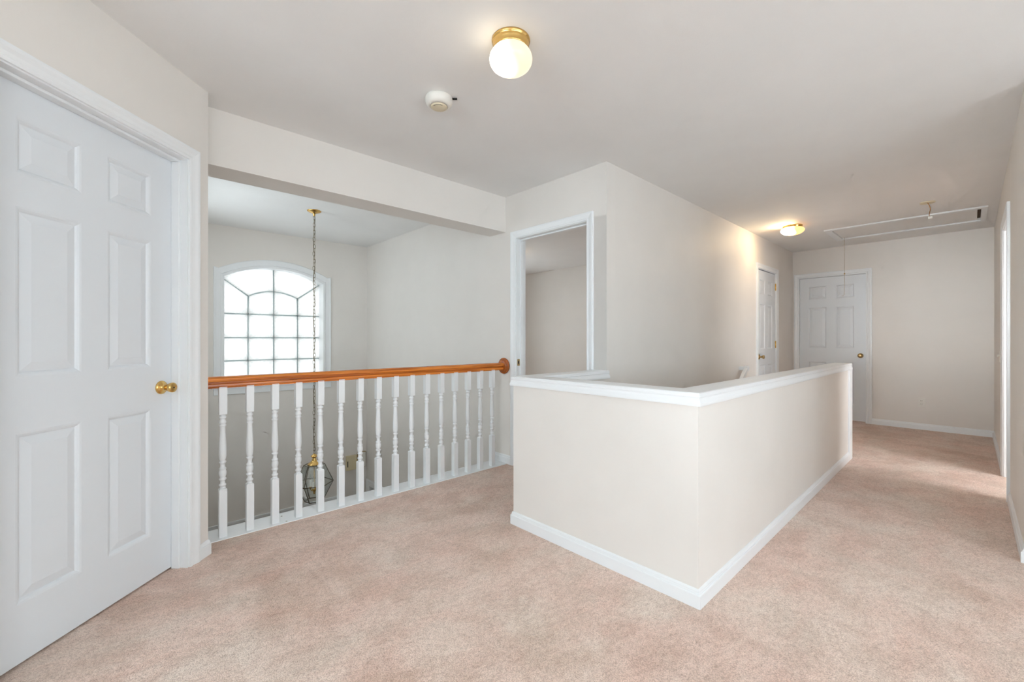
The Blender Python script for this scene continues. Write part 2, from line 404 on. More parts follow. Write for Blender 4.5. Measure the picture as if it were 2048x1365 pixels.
def baseboards(name, runs, label):
    """runs: list of wall polylines; p = (x, y) on the wall face, room on the right-hand side of travel; corners mitred"""
    root = empty(name)
    for pts in runs:
        pts = [Vector((p[0], p[1])) for p in pts]; st = []
        for i, p in enumerate(pts):
            n = None
            ds = []
            if i > 0: ds.append((pts[i] - pts[i - 1]).normalized())
            if i < len(pts) - 1: ds.append((pts[i + 1] - pts[i]).normalized())
            ns = [Vector((d.y, -d.x)) for d in ds]
            if len(ns) == 1: m = ns[0]
            else:
                m = (ns[0] + ns[1]); m.normalize(); m = m / max(.2, m.dot(ns[0]))
            st.append([(p.x + m.x * o, p.y + m.y * o, z) for o, z in BASE])
        strip_pieces(root, [('board', i, i + 1) for i in range(len(pts) - 1)], st)
    return tag(root, label, 'baseboard', 'structure')

# ------------------------------------------------------------------ the shell
C = 2.455                     # ceiling height
XD, YW, XE, YR = 2.674, 1.833, 7.519, -0.190
YB, ZB = 2.939, 2.133         # beam face and underside
YF, XL = 5.873, 0.383         # foyer window wall, foyer left wall
FZ = -2.95                    # foyer floor
SQ = math.sqrt(.5)
DN = -1.689                   # diagonal wall: n = (x - y)/sqrt2
def diag(t, n=DN): return (SQ * (t + n), SQ * (t - n))

# landing carpet (stairwell left open)
fx0, fy0 = -3.0, -2.6
WRX = 3.40                    # the right hallway wall starts here; the loft opens up before it
slab('floor', 'carpet', XE - fx0 + .6, fy0 - .2, 2.906, .28,
     [(1.946 - fx0, 5.19 - fx0, .91, YW)], (fx0, 0, 0), 0, 'pinkish beige cut pile carpet of the upstairs landing', 'floor', 'xy')
slab('ceiling', 'ceiling', XE - fx0 + .8, -2.9, 6.45, .1,
     [(6.325 - fx0 + .15, 6.945 - fx0 + .15, -.075, 1.135)], (fx0 - .15, 0, C + .1), 0, 'off white painted ceiling over landing and foyer', 'ceiling', 'xy')
# carpeted bedroom floor seen through the doorway
slab('floor_bedroom', 'carpet', 6.25 - XD, 1.94, 6.45, .2, [], (XD + .06, 0, -.002), 0, 'beige carpet in the room beyond the doorway', 'floor', 'xy')
slab('floor_foyer', 'foyer_floor', XD - XL + .3, 2.9, 6.1, .1, [], (XL - .15, 0, FZ), 0, 'wooden floor of the entrance foyer below', 'floor', 'xy')

# diagonal wall with the near door
T1 = 2.231
TC0, TC1 = 1.316, 2.098                      # casing edges along the wall
d0 = diag(.95)
slab('wall_left', 'wall', T1 - .95, 0, C, .115, [(TC0 - .012 - .95, TC1 + .012 - .95, -1, 2.044 + .012)], (d0[0], d0[1], 0), R(45), 'beige angled wall around the near white door')
# foyer left wall, runs back from the corner
slab('wall_foyer_left', 'wall', YF + .13 - 2.772, FZ, C, .12, [(1.30, 2.40, .70, 2.20)], (XL, 2.772, 0), R(90), 'beige side wall of the foyer')
# loft walls behind the camera
slab('wall_loft', 'wall', d0[0] + 3.0 + .1, 0, C, .115, [], (-3.0, d0[1], 0), 0, 'beige loft wall beside the near door')
slab('wall_back', 'wall', d0[1] + 2.7, 0, C, .115, [(1.15, 3.85, .70, 2.20)], (-3.0, -2.6, 0), R(90), 'beige back wall with a wide window')
slab('wall_loft_window', 'wall', WRX + 3.1, 0, C, .115, [(.8, 5.1, .70, 2.20)], (WRX, -2.5, 0), R(180), 'beige loft wall with broad added windows')
slab('wall_loft_end', 'wall', 2.4, 0, C, .115, [], (WRX, YR, 0), R(-90), 'beige loft end wall')
slab('wall_side_room', 'wall', XE + .2 - WRX, 0, C, .115, [(2.9, 4.2, .70, 2.20)], (XE + .2, -2.7, 0), R(180), 'window wall of the side room')
slab('wall_side_room_end', 'wall', 2.6, 0, C, .115, [], (XE + .1, YR - .1, 0), R(-90), 'end wall of the side room')
slab('wall_backing_left', 'wall', 2.2, 0, C, .05, [], (d0[0] - .75, d0[1] + .0, 0), R(45), 'added slab blocking sky light behind the near white door')  # slabs behind the three doors are added to stop sky light leaking in
slab('wall_backing_far', 'wall', 2.2, 0, C, .05, [], (XE + .5, YW + .2, 0), R(-90), 'added slab blocking sky light behind the far door')
slab('wall_backing_stair', 'wall', 1.9, 0, C, .05, [], (XE + .1 - 1.5, YW + .6, 0), 0, 'added slab blocking sky light behind the closet door')
# doorway wall, shared with the foyer
DY0, DY1 = 2.861 - .060, 1.952 + .060        # casing inner edges (left, right as seen)
DY0, DY1 = 2.800, 2.010
LY = YF + .13
slab('wall_doorway', 'wall', LY - YW, FZ, C, .115,
     [(LY - DY0 - .012, LY - DY1 + .012, 0, 2.055 + .012), (LY - 5.79, LY - 4.98, FZ - 1, -.93)], (XD, LY, 0), R(-90), 'pale beige wall between foyer and bedroom with an open doorway')
# long stair wall with the closet door
CX0, CX1 = 5.960, 6.712
slab('wall_stair', 'wall', XE + .1 - XD, -2.9, C, .115, [(CX0 - .012 - XD, CX1 + .012 - XD, 0, 2.048 + .012)], (XD, YW, 0), 0, 'long beige wall above the stairs')
# far end wall
FY0, FY1 = 1.752, .969
slab('wall_far', 'wall', YW + .1 - YR + .1, 0, C, .115, [(YW + .1 - FY0 - .012, YW + .1 - FY1 + .012, -1, 2.052 + .012)], (XE, YW + .1, 0), R(-90), 'beige wall at the far end of the hallway')
# right wall
RX0, RX1 = 4.650, 5.420
slab('wall_right', 'wall', XE + .1 - WRX, 0, C, .115, [(XE + .1 - RX1 - .012, XE + .1 - RX0 + .012, -1, 2.050 + .012)], (XE + .1, YR, 0), R(180), 'beige wall along the right of the hallway')
# foyer window wall with arched opening is built with the window; lower hall wall under the landing
slab('wall_under_landing', 'wall', XD - XL, FZ, -.29, .1, [], (XD, 3.06, 0), R(180), 'wall below the landing edge')
box_ = box('ceiling_beam', 'wall', None, XL - .05, XD + .02, YB, 3.165, ZB, C + .02)
tag(box_, 'beige drywall header beam spanning above the balustrade', 'beam', 'structure')
# bedroom
slab('wall_bedroom_far', 'wall', 4.6, 0, C, .1, [], (6.12, 6.5, 0), R(-90), 'beige bedroom wall seen through the doorway')
slab('wall_bedroom_window', 'wall', 6.3 - XD, 0, C, .1, [(1.0, 2.3, .75, 1.95)], (XD, 6.25, 0), 0, 'bedroom wall with a window')
slab('wall_bedroom_near', 'wall', 6.2 - XD - .1, 0, C, .02, [], (6.2, YW + .12, 0), R(180), 'bedroom wall backing onto the stairs')

# ------------------------------------------------------------------ half wall around the stairwell
HX, HY0, HY1, HXE = 1.828, .792, 1.937, 5.200
HT = .118; CB, CT = .857, .914
def half_wall():
    bm = bmesh.new()
    out = [(XD, HY1), (HX, HY1), (HX, HY0), (HXE, HY0)]
    inn = [(XD, HY1 - HT), (HX + HT, HY1 - HT), (HX + HT, HY0 + HT), (HXE, HY0 + HT)]
    lo = -.27
    R_ = []
    for o, i in zip(out, inn):
        R_.append([bm.verts.new(p) for p in ((o[0], o[1], lo), (o[0], o[1], CT - .012), (i[0], i[1], CT - .012), (i[0], i[1], lo))])
    for a, b in zip(R_, R_[1:]):
        for k in range(4): bm.faces.new((a[k], a[(k + 1) % 4], b[(k + 1) % 4], b[k]))
    bm.faces.new(R_[0]); bm.faces.new(R_[-1])
    root = obj('wall_stairwell', bm, 'wall')
    tag(root, 'low beige half wall with white cap enclosing the stairwell', 'half wall', 'structure')
    # flat cap boards, mitred, one per run
    ov = .010
    o2 = [(XD, HY1 + ov), (HX - ov, HY1 + ov), (HX - ov, HY0 - ov), (HXE + .022, HY0 - ov)]
    i2 = [(XD, HY1 - HT - ov), (HX + HT + ov, HY1 - HT - ov), (HX + HT + ov, HY0 + HT + ov), (HXE + .022, HY0 + HT + ov)]
    st = [[(o[0], o[1], CT - .013), (o[0], o[1], CT - .003), (o[0] * .97 + i[0] * .03, o[1] * .97 + i[1] * .03, CT), (o[0] * .03 + i[0] * .97, o[1] * .03 + i[1] * .97, CT), (i[0], i[1], CT - .003), (i[0], i[1], CT - .013)] for o, i in zip(o2, i2)]
    strip_pieces(root, [('cap_board', i, i + 1) for i in range(3)], st)
    # moulding under the cap: thick edge at the bottom
    prof = [(0.0, .0), (.0165, .0), (.0175, .004), (.0172, .011), (.0150, .017), (.0118, .024), (.0090, .034), (.0112, .038), (.0115, .041), (.0095, .0445), (0.0, .0445)]
    def mould(path, sgn):
        st = []
        P = [Vector(p) for p in path]
        for i, p in enumerate(P):
            ds = []
            if i > 0: ds.append((P[i] - P[i - 1]).normalized())
            if i < len(P) - 1: ds.append((P[i + 1] - P[i]).normalized())
            ns = [Vector((d.y, -d.x)) * sgn for d in ds]
            m = ns[0] if len(ns) == 1 else (ns[0] + ns[1]).normalized() / max(.3, (ns[0] + ns[1]).normalized().dot(ns[0]))
            st.append([(p.x + m.x * o, p.y + m.y * o, CB + z) for o, z in prof])
        strip_pieces(root, [('cap_moulding', i, i + 1) for i in range(len(P) - 1)], st)
    mould([(XD, HY1), (HX, HY1), (HX, HY0), (HXE + .016, HY0)], 1)
    mould([(XD, HY1 - HT), (HX + HT, HY1 - HT), (HX + HT, HY0 + HT), (HXE + .016, HY0 + HT)], -1)
    box('end_board', 'trim', root, HXE, HXE + .018, HY0 - .002, HY0 + HT + .002, -.02, CT - .013, .002)
    box('end_casing', 'trim', root, HXE - .100, HXE + .020, HY0 - .015, HY0, -.02, CB, .003)
    box('end_casing', 'trim', root, HXE - .100, HXE + .020, HY0 + HT, HY0 + HT + .015, -.02, CB, .003)
half_wall()

# ------------------------------------------------------------------ baseboards
tt0 = diag(TC1 + .060); tc = diag(T1)
baseboards('baseboard_left', [[tt0, tc, (XL, 2.906)], [(-3.0, d0[1]), d0, diag(TC0 - .060)]], 'short white baseboard wrapping the angled wall corner beside the balustrade')
baseboards('baseboard_stairwell', [[(XD, HY1), (HX, HY1), (HX, HY0), (HXE - .100, HY0)]], 'white moulded baseboard along the foot of the low half wall')
baseboards('baseboard_far', [[(XE, FY1 - .060), (XE, YR)], ], 'white baseboard along the far end wall')
baseboards('baseboard_right', [[(XE, YR), (RX1 + .060, YR)], [(RX0 - .060, YR), (WRX, YR)]], 'white baseboard along the right hallway wall')
baseboards('baseboard_stair', [[(5.2, YW), (CX0 - .060, YW)], [(CX1 + .060, YW), (XE, YW)]], 'white baseboard beside the narrow closet door')
baseboards('baseboard_doorway', [[(XD, 3.09), (XD, DY0 + .060)], ], 'short white baseboard between balustrade and doorway casing')

# ------------------------------------------------------------------ doors
r1 = empty('door_1', (diag(0)[0], diag(0)[1], 0), R(45))
door_casing(r1, TC0, TC1, 2.044); door_jamb(r1, TC0, TC1, 2.044, .115, (.036, .0745))
six_panel_door(r1, TC0 + .008, TC1 - TC0 - .016, 2.022, .075, .010, knob_x=2.022, knob_z=.909, knob=TULIP, lock=True)
tag(r1, 'large white six panel door with brass knob in the angled wall', 'door', 'structure')

r2 = empty('door_2', (XE, 0, 0), R(-90))            # local x = -Y
door_casing(r2, -FY0, -FY1, 2.052); door_jamb(r2, -FY0, -FY1, 2.052, .115, (.056, .09))
six_panel_door(r2, -FY0 + .008, FY0 - FY1 - .016, 2.025, .020, .018, knob_x=-1.034, knob_z=.921, knob_mat='old_brass')
tag(r2, 'white six panel door on the far end wall behind the half wall', 'door', 'structure')

r3 = empty('door_3', (0, YW, 0), 0)
door_casing(r3, CX0, CX1, 2.048); door_jamb(r3, CX0, CX1, 2.048, .115, (.045, .09))
six_panel_door(r3, CX0 + .008, CX1 - CX0 - .016, 2.020, .010, .014, knob_x=CX0 + .075, knob_z=.921, knob=TULIP, hinges=[(CX1 - .006, .3), (CX1 - .006, 1.075), (CX1 - .006, 1.865)], knob_mat='old_brass')
tag(r3, 'narrow white six panel closet door with brass hinges', 'door', 'structure')

r4 = empty('door_4', (0, YR, 0), R(180))
door_casing(r4, -RX1, -RX0, 2.050); door_jamb(r4, -RX1, -RX0, 2.050, .115, (.05, .085))
tag(r4, 'white cased doorway edge on wall at far right', 'door', 'structure')

r5 = empty('door_5', (XD, 0, 0), R(-90))
door_casing(r5, -DY0, -DY1, 2.055); door_jamb(r5, -DY0, -DY1, 2.055, .115, (.045, .080))
sp = box('strike_plate', 'old_brass', r5, -DY0 + .0055, -DY0 + .0075, .010, .040, .905, .965)
box('latch_hole', 'dark', sp, -DY0 + .0070, -DY0 + .0080, .018, .032, .922, .948)
tag(r5, 'white cased open doorway behind the half wall', 'doorway', 'structure')

r6 = empty('door_6', (XD, 0, FZ), R(-90))
door_casing(r6, -5.78, -4.99, 2.03, .085); door_jamb(r6, -5.78, -4.99, 2.03, .115, (.045, .08))
six_panel_door(r6, -5.78 + .008, .79 - .016, 2.0, .08, .012)
tag(r6, 'white door casing on the foyer wall below the balustrade', 'door', 'structure')

# ------------------------------------------------------------------ foyer window wall + arched glass block window
WX0, WX1, WZ0, WZS, WZT = .955, 2.075, .600, 1.880, 2.022      # opening, spring line and crown
WC = (WX0 + WX1) / 2; HALF = (WX1 - WX0) / 2; RISE = WZT - WZS
def arc(off=0.0, n=24, halfw=None, zs=WZS, rise=RISE):
    """points of the arch from left spring to right spring, offset outwards"""
    hw = HALF if halfw is None else halfw
    rad = (hw * hw + rise * rise) / (2 * rise); cz = zs + rise - rad; a = math.asin(hw / rad)
    return [(WC + (rad + off) * math.sin(-a + 2 * a * i / n), cz + (rad + off) * math.cos(-a + 2 * a * i / n)) for i in range(n + 1)]
def window_wall():
    t = .20; A = arc(); bm = bmesh.new()
    x0, x1 = XL - .1, XD + .1
    def col(pts_lo, pts_hi): return pts_lo, pts_hi
    def quadpair(a, b, c, d):
        for y in (0, t):
            bm.faces.new([bm.verts.new((p[0], y, p[1])) for p in (a, b, c, d)])
    D0, D1, DT = .80, 2.20, -1.06              # front door opening below
    quadpair((x0, WZ0), (WX0, WZ0), (WX0, C), (x0, C)); quadpair((WX1, WZ0), (x1, WZ0), (x1, C), (WX1, C))
    for p, q in zip(A, A[1:]): quadpair(p, q, (q[0], C), (p[0], C))
    quadpair((WX0, WZS), A[0], (A[0][0], C), (WX0, C)) if abs(A[0][0] - WX0) > 1e-5 else None
    quadpair((x0, DT), (x1, DT), (x1, WZ0), (x0, WZ0))
    quadpair((x0, FZ), (D0, FZ), (D0, DT), (x0, DT)); quadpair((D1, FZ), (x1, FZ), (x1, DT), (D1, DT))
    def reveal(a, b): bm.faces.new([bm.verts.new(p) for p in ((a[0], 0, a[1]), (b[0], 0, b[1]), (b[0], t, b[1]), (a[0], t, a[1]))])
    ring = [(WX0, WZ0)] + A + [(WX1, WZ0)]
    for a, b in zip(ring, ring[1:] + ring[:1]): reveal(a, b)
    for a, b in (((D0, FZ), (D0, DT)), ((D0, DT), (D1, DT)), ((D1, DT), (D1, FZ))): reveal(a, b)
    bmesh.ops.remove_doubles(bm, verts=bm.verts[:], dist=1e-5)
    o = obj('wall_foyer_window', bm, 'wall'); o.location = (0, YF, 0)
    tag(o, 'beige foyer wall holding the arched window', 'wall', 'structure')
window_wall()
def window():
    root = empty('window_1', (0, YF, 0), 0)
    tag(root, 'arched frosted glass block window with white casing in the foyer', 'window', 'structure')
    # casing: bead + wide flat with eared corners
    A = arc(0, 24)
    def ring(off):
        B = arc(off, 24)
        return [(WX0 - off, WZ0 - off)] + [(WX0 - off, B[0][1] if off == 0 else WZS + off)] + B[0:0] + [(max(p[0], WX0 - off), p[1]) for p in B] + [(WX1 + off, WZS + off)] + [(WX1 + off, WZ0 - off)]
    prof = [(-.008, 0.0), (-.008, .018), (.012, .020), (.020, .018), (.026, .010), (.070, .013), (.088, .017), (.094, .012), (.094, 0.0)]
    def piece(nm, sel):
        bm = bmesh.new(); rows = []
        for o, d in prof:
            pts = sel(ring(max(o, 0) if o > 0 else o)); rows.append([bm.verts.new((p[0], -d, p[1])) for p in pts])
        for a, b in zip(rows, rows[1:] + rows[:1]):
            for i in range(len(a) - 1): bm.faces.new((a[i], a[i + 1], b[i + 1], b[i]))
        bm.faces.new([r_[0] for r_ in rows]); bm.faces.new([r_[-1] for r_ in rows])
        bmesh.ops.remove_doubles(bm, verts=bm.verts[:], dist=1e-6)
        return obj(nm, bm, 'trim', root)
    piece('side_casing', lambda r_: r_[:2]); piece('arched_casing', lambda r_: r_[1:-1]); piece('side_casing', lambda r_: r_[-2:])
    # sill and apron
    box('sill', 'trim', root, WX0 - .115, WX1 + .115, -.035, .12, WZ0 - .022, WZ0, .004)
    box('apron', 'trim', root, WX0 - .095, WX1 + .095, -.016, 0, WZ0 - .095, WZ0 - .022, .004)
    # jamb liner
    bm = bmesh.new(); rg = [(WX0, WZ0)] + A + [(WX1, WZ0)]
    def sh(p, k): return (WC + (p[0] - WC) * (1 - k / HALF), p[1] - (k if p[1] > WZS - .01 else -0))
    for a, b in zip(rg, rg[1:]):
        a2, b2 = sh(a, .004), sh(b, .004)
        bm.faces.new([bm.verts.new(p) for p in ((a2[0], -.002, a2[1]), (b2[0], -.002, b2[1]), (b2[0], .17, b2[1]), (a2[0], .17, a2[1]))])
    bmesh.ops.remove_doubles(bm, verts=bm.verts[:], dist=1e-5); obj('jamb_liner', bm, 'trim', root)
    # joints and blocks at the glazing plane
    gy = .130
    V1, V2, V3 = 1.235, 1.517, 1.797; ROWS = [1.451, 1.1645, .888, WZ0]
    iz, ic, ir = 1.672, 1.745, None
    hw_i = V3 - V2
    inner = arc(0, 16, hw_i, iz, ic - iz); inner = [(x - WC + V2, z) for x, z in inner]
    outerL, outerR = (WX0 + .004, WZS - .004), (WX1 - .004, WZS - .004)
    top = (V2, WZT)
    jr = .0085
    def bar(pts, r=jr): tube('joint', 'joint', root, [(p[0], gy + .036, p[1]) for p in pts], .013, 8)
    for z in ROWS[:-1]: bar([(WX0, z), (WX1, z)], .0095)
    bar([(V1, WZ0), (V1, iz)]); bar([(V2, WZ0), (V2, WZT)]); bar([(V3, WZ0), (V3, iz)])
    bar(inner); bar([inner[0], outerL]); bar([inner[-1], outerR])
    # blocks: outline polygon -> pillowed pane
    def pane(poly):
        cx = sum(p[0] for p in poly) / len(poly); cz = sum(p[1] for p in poly) / len(poly)
        bm = bmesh.new(); loop = None
        for k, y in ((.0065, .024), (.010, .012), (.020, .001), (.036, -.005), (.055, -.008)):
            L_ = []
            for p in poly:
                dx, dz = p[0] - cx, p[1] - cz; ln = math.hypot(dx, dz); f = max(.1, (ln - k * 1.3) / ln)
                L_.append(bm.verts.new((cx + dx * f, gy + y, cz + dz * f)))
            if loop:
                for i in range(len(L_)): bm.faces.new((loop[i], loop[(i + 1) % len(L_)], L_[(i + 1) % len(L_)], L_[i]))
            loop = L_
        bm.faces.new(loop); obj('glass_block', bm, 'block', root)
    XS = [WX0, V1, V2, V3, WX1]
    for c in range(4):
        for z1, z0 in zip(ROWS, ROWS[1:]): pane([(XS[c], z0), (XS[c + 1], z0), (XS[c + 1], z1), (XS[c], z1)])
    h = len(inner) // 2
    pane([(V1, ROWS[0]), (V2, ROWS[0])] + [inner[i] for i in range(h, -1, -1)])
    pane([(V2, ROWS[0]), (V3, ROWS[0])] + [inner[i] for i in range(len(inner) - 1, h - 1, -1)])
    pane([(WX0, ROWS[0]), (V1, ROWS[0]), inner[0], outerL]); pane([(V3, ROWS[0]), (WX1, ROWS[0]), outerR, inner[-1]])
    A2 = arc(0, 24); m = 12
    pane([outerL] + [inner[i] for i in range(0, h + 1)] + [A2[i] for i in range(m, 0, -1)])
    pane([inner[i] for i in range(h, len(inner))] + [outerR] + [A2[i] for i in range(23, m - 1, -1)])
window()
# front door below the window
r7 = empty('door_7', (0, YF, FZ), 0)
door_casing(r7, .80, 2.20, -1.06 - FZ, .085)
box('frame', 'trim', r7, 1.02, 1.06, .05, .14, 0, 1.89); box('frame', 'trim', r7, 1.94, 1.98, .05, .14, 0, 1.89)
six_panel_door(r7, 1.06, .88, 1.88, .06, .008, knob_x=1.13)
box('sidelight', 'block', r7, .80, 1.02, .09, .10, 0, 1.89); box('sidelight', 'block', r7, 1.98, 2.20, .09, .10, 0, 1.89)
tag(r7, 'top casing of the front door on the foyer wall below the window', 'door', 'structure')

# unseen windows, loft row and foyer one added for their light: frames and muntins
def plain_window(name, loc, rz, x0, x1, label):
    r_ = empty(name, loc, rz)
    door_casing(r_, x0 + .01, x1 - .01, 2.19, .06, .70)
    box('sill', 'trim', r_, x0 - .08, x1 + .08, -.03, .1, .68, .705, .004)
    n_ = max(1, round((x1 - x0) / .95))
    for k in range(1, n_): box('mullion', 'trim', r_, x0 + (x1 - x0) * k / n_ - .02, x0 + (x1 - x0) * k / n_ + .02, .04, .08, .70, 2.2)
    box('meeting_rail', 'trim', r_, x0, x1, .04, .08, 1.43, 1.47)
    tag(r_, label, 'window', 'structure')
plain_window('window_2', (-3.0, -2.6, 0), R(90), 1.15, 3.85, 'wide white framed window in the loft back wall')
plain_window('fill_window_3', (WRX, -2.5, 0), R(180), .8, 5.1, 'added unseen row of white framed windows lighting the loft')
plain_window('window_4', (XE + .2, -2.7, 0), R(180), 2.9, 4.2, 'white framed window of the side room')
plain_window('fill_window_5', (XL, 2.772, 0), R(90), 1.30, 2.40, 'added unseen white framed side window brightening the foyer')

# ------------------------------------------------------------------ attic hatch
hx0, hx1, hy0, hy1 = 6.255, 7.010, -.120, 1.205
r9 = empty('attic_hatch', (0, 0, C), 0)
CW = .070
def hatch_frame(nm, x0, x1, y0, y1): box(nm, 'trim', r9, x0, x1, y0, y1, -.016, 0.0, .004)
hatch_frame('frame_board', hx0, hx0 + CW, hy0, hy1); hatch_frame('frame_board', hx1 - CW, hx1, hy0, hy1)
hatch_frame('frame_board', hx0 + CW, hx1 - CW, hy0, hy0 + .045); hatch_frame('frame_board', hx0 + CW, hx1 - CW, hy1 - CW, hy1)
box('hatch_panel', 'ceiling', r9, hx0 + CW + .004, hx1 - CW - .004, hy0 + .045 + .026, hy1 - CW - .003, .000, .012)
bm = bmesh.new(); add_box(bm, hx0 + CW - .02, hx1 - CW + .02, hy0 + .025, hy1 - CW + .02, .02, .30)
obj('attic_blocker', bm, 'attic', r9)  # closed dark box added over the hatch, blocks the sky and darkens the gap
cx_, cy_ = 6.905, 1.108
tube('pull_cord', 'string', r9, [(cx_, cy_, -.002), (cx_, cy_, -.2), (cx_ + .001, cy_, -.465), (cx_, cy_, -.62), (cx_ - .001, cy_ + .004, -.735), (cx_, cy_ + .018, -.755), (cx_ + .002, cy_ + .028, -.742)], .0019, 6)
lathe('cord_knot', 'old_brass', r9, [(0, -.010), (.006, -.008), (.008, 0), (.006, .008), (0, .010)], 12, loc=(cx_, cy_, -.465))
tag(r9, 'long white framed attic hatch with pull cord in the hallway ceiling', 'hatch')

# removed detector plate with dangling wire
r10 = empty('ceiling_mounting_plate', (5.712, .281, C), 0)
lathe('plate', 'cream', r10, [(0, -.004), (.020, -.004), (.042, -.008), (.054, -.007), (.056, -.003), (.056, 0), (0, 0)], 32)
tube('wire', 'copper', r10, [(.012 * math.sin(t * 4.2) * (1 - .3 * t) + .012 * t, -.012 * math.sin(t * 4.2) * (1 - .3 * t) - .018 * t, -.004 - .134 * t) for t in [k / 16 for k in range(17)]], .003, 8)
box('plug', 'plastic', r10, -.004, .030, -.034, -.004, -.160, -.136, .003)
tag(r10, 'bare brass ceiling plate with a dangling wire beside the attic hatch', 'mounting plate')

# ------------------------------------------------------------------ ceiling lamps and smoke detector
def flush_light(name, loc, label, base, shade, mat, rim=None):
    r_ = empty(name, loc, 0)
    lathe('brass_pan', 'brass', r_, base, 40)
    s = lathe('glass_shade', mat, r_, shade, 40)
    if rim: lathe('brass_rim', 'brass', r_, rim, 40)
    return r_
M['lamp1'] = lamp_mat('lit_globe_glass', (1.0, 0.86, 0.64), (1.0, 0.84, 0.58), .90, 4.5, (-.055, .030, -.105), .075)
M['lamp2'] = lamp_mat('lit_mushroom_glass', (1.0, 0.76, 0.44), (1.0, 0.48, 0.14), 1.9, 65.0, (-.065, .060, -.065), .085)
M['lamp3'] = lamp_mat('lit_bedroom_glass', (1.0, 0.72, 0.38), (1.0, 0.72, 0.38), 4, 9, (0, 0, -.05), .11)
l1 = flush_light('globe_ceiling_light', (1.286, 1.379, C), '', 
    [(0, 0), (.0835, 0), (.0845, -.005), (.0835, -.010), (.0790, -.0125), (.0800, -.017), (.0800, -.024), (.0760, -.030), (.0770, -.040), (.0760, -.046), (.060, -.048), (.0, -.040)],
    [(.070, -.036), (.074, -.044), (.084, -.056), (.0920, -.071), (.0945, -.086), (.0915, -.102), (.082, -.117), (.065, -.130), (.042, -.138), (.020, -.1415), (0, -.142)], 'lamp1')
for a in (20, 100):
    tube('thumb_screw', 'old_brass', l1, [(.074 * math.cos(R(a)), .074 * math.sin(R(a)), -.035), (.090 * math.cos(R(a)), .090 * math.sin(R(a)), -.035)], .003, 8)
tag(l1, 'glowing frosted globe ceiling light with brass collar above the landing', 'ceiling light')
l2 = flush_light('mushroom_ceiling_light', (5.753, 1.404, C), '',
    [(0, 0), (.0985, 0), (.1000, -.004), (.0990, -.012), (.0950, -.016), (.0960, -.024), (.0930, -.029), (.07, -.031), (0, -.028)],
    [(.090, -.026), (.101, -.030), (.114, -.042), (.1185, -.054), (.113, -.068), (.096, -.084), (.070, -.097), (.038, -.105), (0, -.107)], 'lamp2')
tag(l2, 'glowing low mushroom ceiling light with brass base near the closet', 'ceiling light')

r11 = empty('smoke_detector', (1.307, 1.974, C), 0)
lathe('body', 'plastic', r11, [(0, 0), (.071, 0), (.0735, -.006), (.0735, -.020), (.070, -.034), (.062, -.044), (.047, -.050), (.046, -.047), (0, -.046)], 40)
gr = lathe('sounder_grille', 'cream', r11, [(.0445, -.046), (.044, -.052), (.040, -.0555), (.020, -.057), (0, -.0572)], 32)
slot = bmesh.new(); add_box(slot, -.0025, .0025, -.0015, .0015, -.0008, .0004)
first = None
for k in range(7):
    a = R(225 - 36 + 12 * k); p = (.036 * math.cos(a), .036 * math.sin(a), -.0562)
    if first is None: first = obj('vent_slot', slot, 'dark', gr, loc=p)
    else: share(first, gr, p)
lathe('test_button', 'plastic', r11, [(0, -.005), (.009, -.004), (.011, 0), (.0, 0)], 20, loc=(-.052 * .9, .0, -.044))
aa = R(-43)
tube('latch_pin', 'dark', r11, [(.070 * math.cos(aa), .070 * math.sin(aa), -.006), (.098 * math.cos(aa), .098 * math.sin(aa), -.006)], .0055, 8)
tag(r11, 'round white smoke detector with cream grille on the ceiling', 'smoke detector')

# ------------------------------------------------------------------ balustrade
RY = 2.955
rb = empty('stair_railing', (1.5, RY, 0), 0)
tag(rb, 'white turned baluster railing with orange oak handrail overlooking the foyer', 'railing')
def rail():
    z0 = .862
    half = [(0, .000), (.0190, .000), (.0200, .002), (.0180, .0035), (.0180, .0055), (.0230, .0070), (.0240, .012), (.0235, .022), (.0215, .0245), (.0100, .0265), (.0100, .0345), (.0255, .0360), (.0305, .040), (.0315, .047), (.0295, .055), (.023, .062), (.012, .066), (0, .067)]
    prof = half + [(-x, z) for x, z in reversed(half[1:-1])]
    bm = bmesh.new(); L0, L1 = XL - 1.5, XD - 1.5 - .018
    a = [bm.verts.new((L0, x, z0 + z)) for x, z in prof]; b = [bm.verts.new((L1, x, z0 + z)) for x, z in prof]
    for i in range(len(prof)): bm.faces.new((a[i], a[(i + 1) % len(prof)], b[(i + 1) % len(prof)], b[i]))
    bm.faces.new(a); bm.faces.new(b)
    h = obj('handrail', bm, 'oak', rb, smooth=False)
    lathe('rosette', 'rosette_oak', h, [(0, 0), (.068, 0), (.0735, .004), (.0745, .010), (.072, .016), (.066, .0185), (.060, .0180), (.058, .022), (.059, .028), (.055, .033), (.046, .036), (0, .037)], 40, Matrix.Rotation(R(-90), 4, 'Y'), loc=(XD - 1.5, 0, z0 + .036))
rail()
